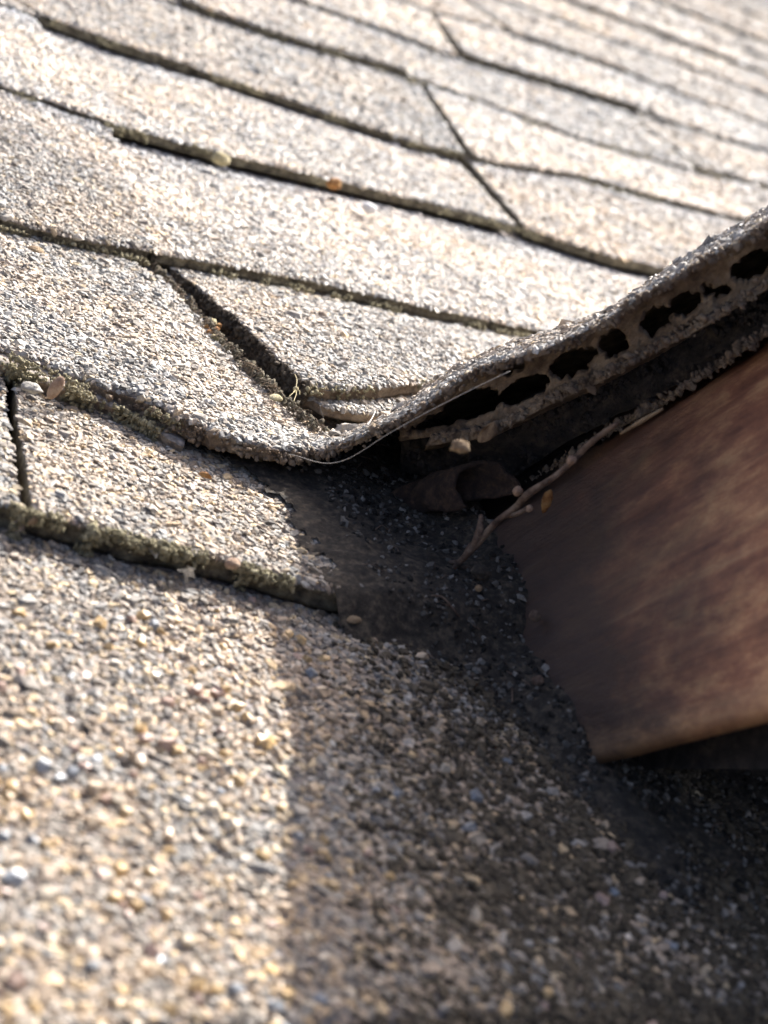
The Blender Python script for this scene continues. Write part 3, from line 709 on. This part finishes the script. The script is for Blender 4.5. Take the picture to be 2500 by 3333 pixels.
tag(dirt, 'dark tar and dirt in the corner under the curled shingle, shaped to its cast shadow', 'dirt', kind='stuff')
def grit(name, pts, size, lo, hi, tint=(1, .93, .82)):
    k = len(pts); c = np.array(tint)*(lo+(hi-lo)*rng.random((k, 1))**3)
    return granule_mesh(name, pts, np.tile([0, 0, 1.], (k, 1)), size*np.exp(.35*rng.standard_normal(k)), c, dirt, False, .7)
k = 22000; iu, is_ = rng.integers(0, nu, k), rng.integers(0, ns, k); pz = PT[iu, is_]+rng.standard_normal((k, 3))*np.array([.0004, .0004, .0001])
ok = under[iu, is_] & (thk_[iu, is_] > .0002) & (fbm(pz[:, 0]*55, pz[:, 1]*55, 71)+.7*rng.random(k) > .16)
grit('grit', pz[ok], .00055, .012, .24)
fb = []
for q_ in rng.permutation(np.nonzero(ok)[0])[:110]:
    p = pz[q_]; L_ = rng.uniform(.002, .009); a_ = rng.uniform(0, 6.28); v_ = np.array([math.cos(a_), math.sin(a_), .15])*L_
    fb.append(([p-v_/2, p+np.array([0, 0, L_*.12])+rng.standard_normal(3)*L_*.08, p+v_/2], rng.uniform(.00008, .00022)))
tag(strands('fibres', fb, M_TWIG, dirt, sides=4), kind='stuff')
# dark soil grains on the front shingle, denser to the right to deepen its shade
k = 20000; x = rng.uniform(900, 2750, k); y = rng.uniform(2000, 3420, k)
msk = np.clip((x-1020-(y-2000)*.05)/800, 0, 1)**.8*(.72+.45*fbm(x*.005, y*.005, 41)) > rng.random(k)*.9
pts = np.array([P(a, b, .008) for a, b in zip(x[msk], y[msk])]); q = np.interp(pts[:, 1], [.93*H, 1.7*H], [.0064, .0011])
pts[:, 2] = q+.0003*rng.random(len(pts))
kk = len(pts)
granule_mesh('soil_shade', pts, np.tile([0, 0, 1.], (kk, 1)), .00075*np.exp(.3*rng.standard_normal(kk)), np.array([.060, .048, .032])*rng.uniform(.5, 2.2, (kk, 1)), dirt, False, .45)

# ------------------------------------------------------------------ single small things
def lump(name, at, axes, mat, label, cat, rot=0.0, tilt=0.0, seed=1, rough=.22, sub=2, group=None, parent=None):
    """stone-like body at roof point `at`, half sizes axes"""
    v, f = ICO_V.copy(), [tuple(t) for t in ICO_F]
    for _ in range(sub):
        cache = {}; v = list(map(tuple, v)); nf = []
        def midp(a, b):
            kk = (min(a, b), max(a, b))
            if kk not in cache:
                m_ = (np.array(v[a])+np.array(v[b]))/2; v.append(tuple(m_/np.linalg.norm(m_))); cache[kk] = len(v)-1
            return cache[kk]
        for a, b, c in f:
            ab, bc, ca = midp(a, b), midp(b, c), midp(c, a); nf += [(a, ab, ca), (b, bc, ab), (c, ca, bc), (ab, bc, ca)]
        f = nf; v = np.array(v)
    v = np.array(v); n_ = fbm(v[:, 0]*1.6+seed*3.1, v[:, 1]*1.6+v[:, 2]*1.9, seed)
    v = v*(1+rough*n_)[:, None]*np.array(axes)
    R = (Matrix.Rotation(rot, 3, 'Z') @ Matrix.Rotation(tilt, 3, 'Y'))
    v = v @ np.array(R).T
    if parent is None:
        o = mesh_obj(name, v, f, mat); o.matrix_world = ROT @ Matrix.Translation(Vector(at))
        tag(o, label, cat, group)
    else:
        o = mesh_obj(name, v+np.array(at), f, mat, parent)
    return o
mm = .001
lump('pebble', P(1200, 678, .02)+[0, 0, .0002], (3.3*mm, 3.3*mm, 2.2*mm), M_CHALK, 'small white pebble lying alone on the upper grey shingle', 'pebble', seed=1)
lump('pebble', P(173, 1268, .04)+[0, -.001, .001], (1.5*mm, 1.3*mm, 3.1*mm), M_TAN, 'upright pinkish tan pebble wedged at the left shingle edge', 'pebble', tilt=.25, seed=2)
lump('pebble', P(752, 1828, .05)+[0, -.001, .0], (2.0*mm, 1.4*mm, 1.3*mm), M_TAN, 'round pink pebble caught on the mossy shingle edge', 'pebble', rot=.3, seed=3)
lump('pebble', P(716, 503, .03)+[0, -.002, -.001], (3.8*mm, 2.6*mm, 2.4*mm), M_STRAW, 'straw coloured lump in the shadow line of the upper course', 'pebble', seed=4)
lump('pebble', P(1081, 592, .03)+[0, -.002, .0], (3.2*mm, 2.4*mm, 2.4*mm), M_AMBER, 'orange brown lump at the break in the upper shadow line', 'pebble', seed=5)
lump('lichen', P(100, 1256, .045)+[0, -.001, 0], (2.6*mm, 1.6*mm, 1.1*mm), M_PALE, 'whitish lichen tuft at the left shingle edge beside the upright pebble', 'lichen', seed=6, rough=.5)
lump('debris_chip', P(1850, 2368, .03)+[-.002, -.001, 0], (2.2*mm, 1.6*mm, 2.0*mm), M_TWIG, 'tan lump stuck at the lower left corner of the board', 'debris', seed=7, rough=.5)
lump('debris_chip', P(1565, 1865, .085), (2.6*mm, 2.2*mm, 1.6*mm), M_DIRT, 'grey brown clod on the dirt heap below the twig', 'debris', seed=8, rough=.4)
lump('debris_chip', P(1750, 2215, .05), (2.2*mm, 1.3*mm, 1.0*mm), M_TWIG, 'tan chip in the dirt left of the board', 'debris', rot=.5, seed=9)
lump('debris_chip', P(1558, 1915, .09), (.9*mm, .8*mm, .8*mm), M_LEAF, 'tiny light chip on the dark dirt below the twig', 'debris', seed=10)
lump('debris_chip', P(1742, 2005, .08), (1.5*mm, 1.3*mm, 1.3*mm), M_TWIG, 'round tan crumb in the dark where dirt meets the board', 'debris', seed=12)
lump('debris_chip', P(2347, 2805, .02), (1.9*mm, 1.5*mm, 1.3*mm), M_LEAF, 'brown crumb on the shingle under the board at right', 'debris', seed=13)
lump('debris_chip', P(2368, 2628, .02), (1.2*mm, 1.0*mm, 1.0*mm), M_LEAF, 'smaller brown crumb in the shadow close under the board', 'debris', seed=14)
lump('debris_chip', P(1497, 1455, .30), (2.2*mm, 1.4*mm, 1.4*mm), M_LEAF, 'brown crumb hanging under the curled edge beside the leaf scrap', 'debris', seed=15, rough=.4)
c_pts = [P(x, y, .022) for x, y in [(1990, 2690), (2012, 2672), (2032, 2680), (2020, 2700), (2012, 2725), (2028, 2745), (2050, 2748)]]
tag(strands('bark_curl', [(c_pts, [.0005, .0009, .0010, .0009, .0005])], M_PALE, sides=7), 'pale hook shaped shred on the shaded front shingle', 'debris')
# amber crumbs in the slot
am = mesh_obj('seed_husk', [(0, 0, 0)], [], M_AMBER) if False else None
hub = bpy.data.objects.new('seed_husk', None); link(hub); tag(hub, 'amber seed husk cluster lodged in the slot between two shingles', 'seed husk')
for k, (x, y, a) in enumerate([(690, 1052, 1.5), (702, 1075, 1.3), (684, 1085, 1.4), (700, 1100, 1.2), (676, 1068, 1.1), (712, 1060, 1.0)]):
    lump('husk', P(x, y, .03), (a*mm, a*.8*mm, a*.9*mm), M_AMBER if k % 3 else M_STRAW, None, None, seed=20+k, rough=.55, sub=1, parent=hub)
# straw floret caught at the end of the slot
fl = bpy.data.objects.new('dry_floret', None); link(fl); tag(fl, 'tiny yellow floret with thin stalks caught in the slot', 'floret')
c0 = P(962, 1268, .085)
lump('flower_head', c0, (.7*mm, .6*mm, .8*mm), M_STRAW, None, None, seed=31, rough=.5, sub=1, parent=fl)
for x, y in ((960, 1218), (940, 1292), (975, 1285), (955, 1308)):
    e = P(x, y, .085); strands('stalk', [([c0, (c0+e)/2+[.0004, 0, .0006], e], .00013)], M_STRAW, fl)
# amber flakes
def scrap(name, pix, mat, label, cat, thick=.0004, bend=.002, seed=1):
    p = np.array([P(*q) if q[2] < 1 else D(*q) for q in pix]); c = p.mean(0); n = len(p)
    ring = [(c+(x-c)*r) for r in (.5, 1.0) for x in p]; v = np.array([c]+ring)
    v[0] += [0, 0, bend]; v[1:n+1] += np.array([0, 0, bend*.8])
    f = [(0, 1+k, 1+(k+1) % n) for k in range(n)]+[(1+k, 1+n+k, 1+n+(k+1) % n, 1+(k+1) % n) for k in range(n)]
    o = mesh_obj(name, v, f, mat); md = o.modifiers.new('body', 'SOLIDIFY'); md.thickness = thick
    sb = o.modifiers.new('soft', 'SUBSURF'); sb.levels = 2; sb.render_levels = 2
    return tag(o, label, cat)
scrap('leaf_scrap', [(1548, 1440, 2.45), (1560, 1398, 2.43), (1590, 1380, 2.42), (1618, 1388, 2.42), (1622, 1410, 2.43), (1600, 1432, 2.42), (1572, 1446, 2.42)], M_LEAF, 'curled tan leaf scrap hanging under the torn felt strip', 'leaf', bend=.003)
scrap('leaf_scrap', [(80, 802, .05), (110, 806, .05), (148, 818, .05), (140, 828, .05), (105, 822, .05)], M_LEAF, 'flat orange tan flake in the shadow gap at far left', 'leaf', bend=.0008)
scrap('leaf_scrap', [(640, 1540, .05), (668, 1543, .05), (695, 1552, .06), (690, 1560, .05), (655, 1556, .05)], M_AMBER, 'amber flake at the sunlit border of the deep shadow', 'leaf', bend=.0008)
scrap('leaf_scrap', [(870, 1290, .07), (898, 1284, .07), (925, 1300, .075), (915, 1310, .07), (880, 1306, .07)], M_STRAW, 'yellow flake beside the lower end of the slot', 'leaf', bend=.0008)
scrap('leaf_scrap', [(80, 1708, .03), (105, 1690, .035), (130, 1692, .035), (110, 1712, .03)], M_LEAF, 'orange brown flake below the mossy edge at far left', 'leaf', bend=.001)
scrap('leaf_scrap', [(1115, 2010, .02), (1150, 2010, .022), (1190, 2020, .022), (1160, 2035, .02), (1125, 2028, .02)], M_LEAF, 'brown flake on the shaded shingle just below the mossy edge', 'leaf', bend=.0008)
# twig
tw = bpy.data.objects.new('twig', None); link(tw); tag(tw, 'thin brown twig with small buds lying across the dark gap', 'twig')
def tz(x): return 2.42+(2.28-2.42)*(x-1500)/500.
tp = lambda *a: [D(x+rng.normal()*7, y+rng.normal()*7, tz(x)+rng.normal()*.008) for x, y in a]
strands('stem', [(tp((1470, 1850), (1520, 1800), (1560, 1752), (1623, 1689), (1680, 1640), (1710, 1608), (1800, 1545), (1862, 1501), (1930, 1450), (2010, 1385)), [.0006, .0010, .0008, .0010, .0007, .0008, .0005])], M_TWIG, tw, sides=8)
strands('branch', [(tp((1545, 1775), (1562, 1720), (1580, 1672)), [.0009, .0010, .0006])], M_TWIG, tw, sides=7)
strands('branch', [(tp((1640, 1672), (1685, 1662), (1722, 1655)), [.0007, .0006, .0006])], M_TWIG, tw, sides=7)
strands('branch', [(tp((1440, 1830), (1500, 1825), (1550, 1770)), [.0004, .0008, .0009])], M_TWIG, tw, sides=7)
for x, y, r in ((1686, 1600, 1.25), (1724, 1655, .9), (1860, 1498, 1.2)):
    lump('bud', D(x, y, tz(x)-.02), (r*mm, r*.85*mm, r*mm), M_TAN, None, None, seed=int(x), rough=.4, sub=1, parent=tw)
lump('dry_bud', D(1779, 1632, 2.36), (1.2*mm, 1.2*mm, 3.0*mm), M_AMBER, 'reddish dry bud hanging against the upper end of the board', 'bud', tilt=-.2, seed=44, rough=.5)
tag(strands('splinter', [([D(2020, 1412, 2.30), D(2080, 1375, 2.28), D(2158, 1330, 2.26)], [.0003, .0006, .0003])], M_LEAF, sides=6), 'light splinter along the top of the brown board', 'splinter')
# threads
tag(strands('fibre_strand', [([P(940, 1478, .085), D(970, 1484, 2.40), D(1030, 1506, 2.38), D(1084, 1514, 2.37), D(1150, 1488, 2.36), D(1250, 1420, 2.34), D(1372, 1351, 2.33), D(1520, 1275, 2.32), D(1660, 1208, 2.31)], .00008)], M_SILK, sides=5), 'long pale thread looping along the underside of the curled edge', 'thread')
tag(strands('fibre_strand', [([P(1222, 1338, .10), P(1212, 1360, .12), D(1196, 1384, 2.40)], .00018)], M_SILK, sides=5), 'short white thread bridging the hole behind the curled edge', 'thread')
tag(strands('fibre_strand', [([P(1042, 1320, .06), P(1046, 1340, .05), P(1054, 1362, .04)], .00012)], M_SILK, sides=5), 'fine thread hanging from the thin wedge of shingle', 'thread')
# curled scrap of rotten felt deep in the gap
cv, cf = [], []; nl, nc = 26, 22
for i in range(nl):
    t = i/(nl-1); x = 1585-300*t**.9; y = 1585+62*t; z = 2.50+.10*t
    R = .0085*(1-.5*t); c = D(x, y, z)
    for j in range(nc):
        a = -2.5+4.4*j/(nc-1); rr = R*(1+.10*fbm(np.array([t*14.]), np.array([a*4.]), 53)[0]+.28*fbm(np.array([t*5.]), np.array([a*1.3]), 51)[0])
        ex = np.array(right)*math.sin(a)*1.0; ey = -np.array(down)*math.cos(a)*.85
        cv.append(c+(ex+ey)*rr)
for i in range(nl-1):
    for j in range(nc-1):
        a = i*nc+j; cf.append((a, a+1, a+nc+1, a+nc))
rot = mesh_obj('felt_curl', cv, cf, M_ROT); md = rot.modifiers.new('body', 'SOLIDIFY'); md.thickness = .0014
sb = rot.modifiers.new('soft', 'SUBSURF'); sb.levels = 1; sb.render_levels = 1
tag(rot, 'rolled brown scrap of rotten felt inside the dark gap', 'felt scrap')
# the largest stones of the front shingle, each one a piece of its own
proto = []
for k in range(8):
    me = bpy.data.meshes.new('granule'); me.from_pydata((SHAPES[k]*np.array([1.15, .85, .7])).tolist(), [], DOME_F.tolist())
    me.materials.append(None); proto.append(me)
def stone_mat(name, c):
    m, n, l, bs = new_mat(name); oi = n.new('ShaderNodeObjectInfo'); r = ramp(n, [(0, tuple(v*.75 for v in c)), (1, tuple(min(1, v*1.2) for v in c))]); l.new(oi.outputs['Random'], r.inputs[0])
    tc = n.new('ShaderNodeTexCoord'); nz = noise(n, l, tc.outputs['Object'], 1.6, 4); rr = ramp(n, [(.3, (.75, .75, .75)), (.7, (1.1, 1.1, 1.1))]); l.new(nz.outputs[0], rr.inputs[0])
    l.new(mixc(n, l, 1, r.outputs[0], rr.outputs[0], 'MULTIPLY'), bs.inputs['Base Color']); bs.inputs['Roughness'].default_value = .5
    return m
STONE = [stone_mat('stone_amber', (.52, .36, .17)), stone_mat('stone_tan', (.48, .37, .25)), stone_mat('stone_rose', (.40, .28, .22)), stone_mat('stone_grey', (.24, .26, .28)), stone_mat('stone_cream', (.56, .48, .36))]
cnt = 0
while cnt < 290:
    x, y = rng.uniform(-60, 2300), rng.uniform(1950, 3400)
    if x > 1100 and rng.random() < .6: continue
    p = P(x, y, .0); q = np.clip((p[1]-.93*H)/(.84*H), 0, 1); p = P(x, y, (.0062*(1-q)+.0006*q)/H)
    if p[0] > 1.5*H: continue
    s = .00125*math.exp(.22*rng.standard_normal()); o = bpy.data.objects.new('granule', proto[cnt % 8])
    scene.collection.objects.link(o); o.parent = front; o.location = p+[0, 0, s*.3]; o.rotation_euler = (rng.normal()*.25, rng.normal()*.25, rng.uniform(0, 6.28)); o.scale = (s, s, s)
    o.material_slots[0].link = 'OBJECT'; o.material_slots[0].material = STONE[rng.choice(5, p=[.3, .28, .14, .12, .16])]; cnt += 1
print('granule triangles', TRI[0])
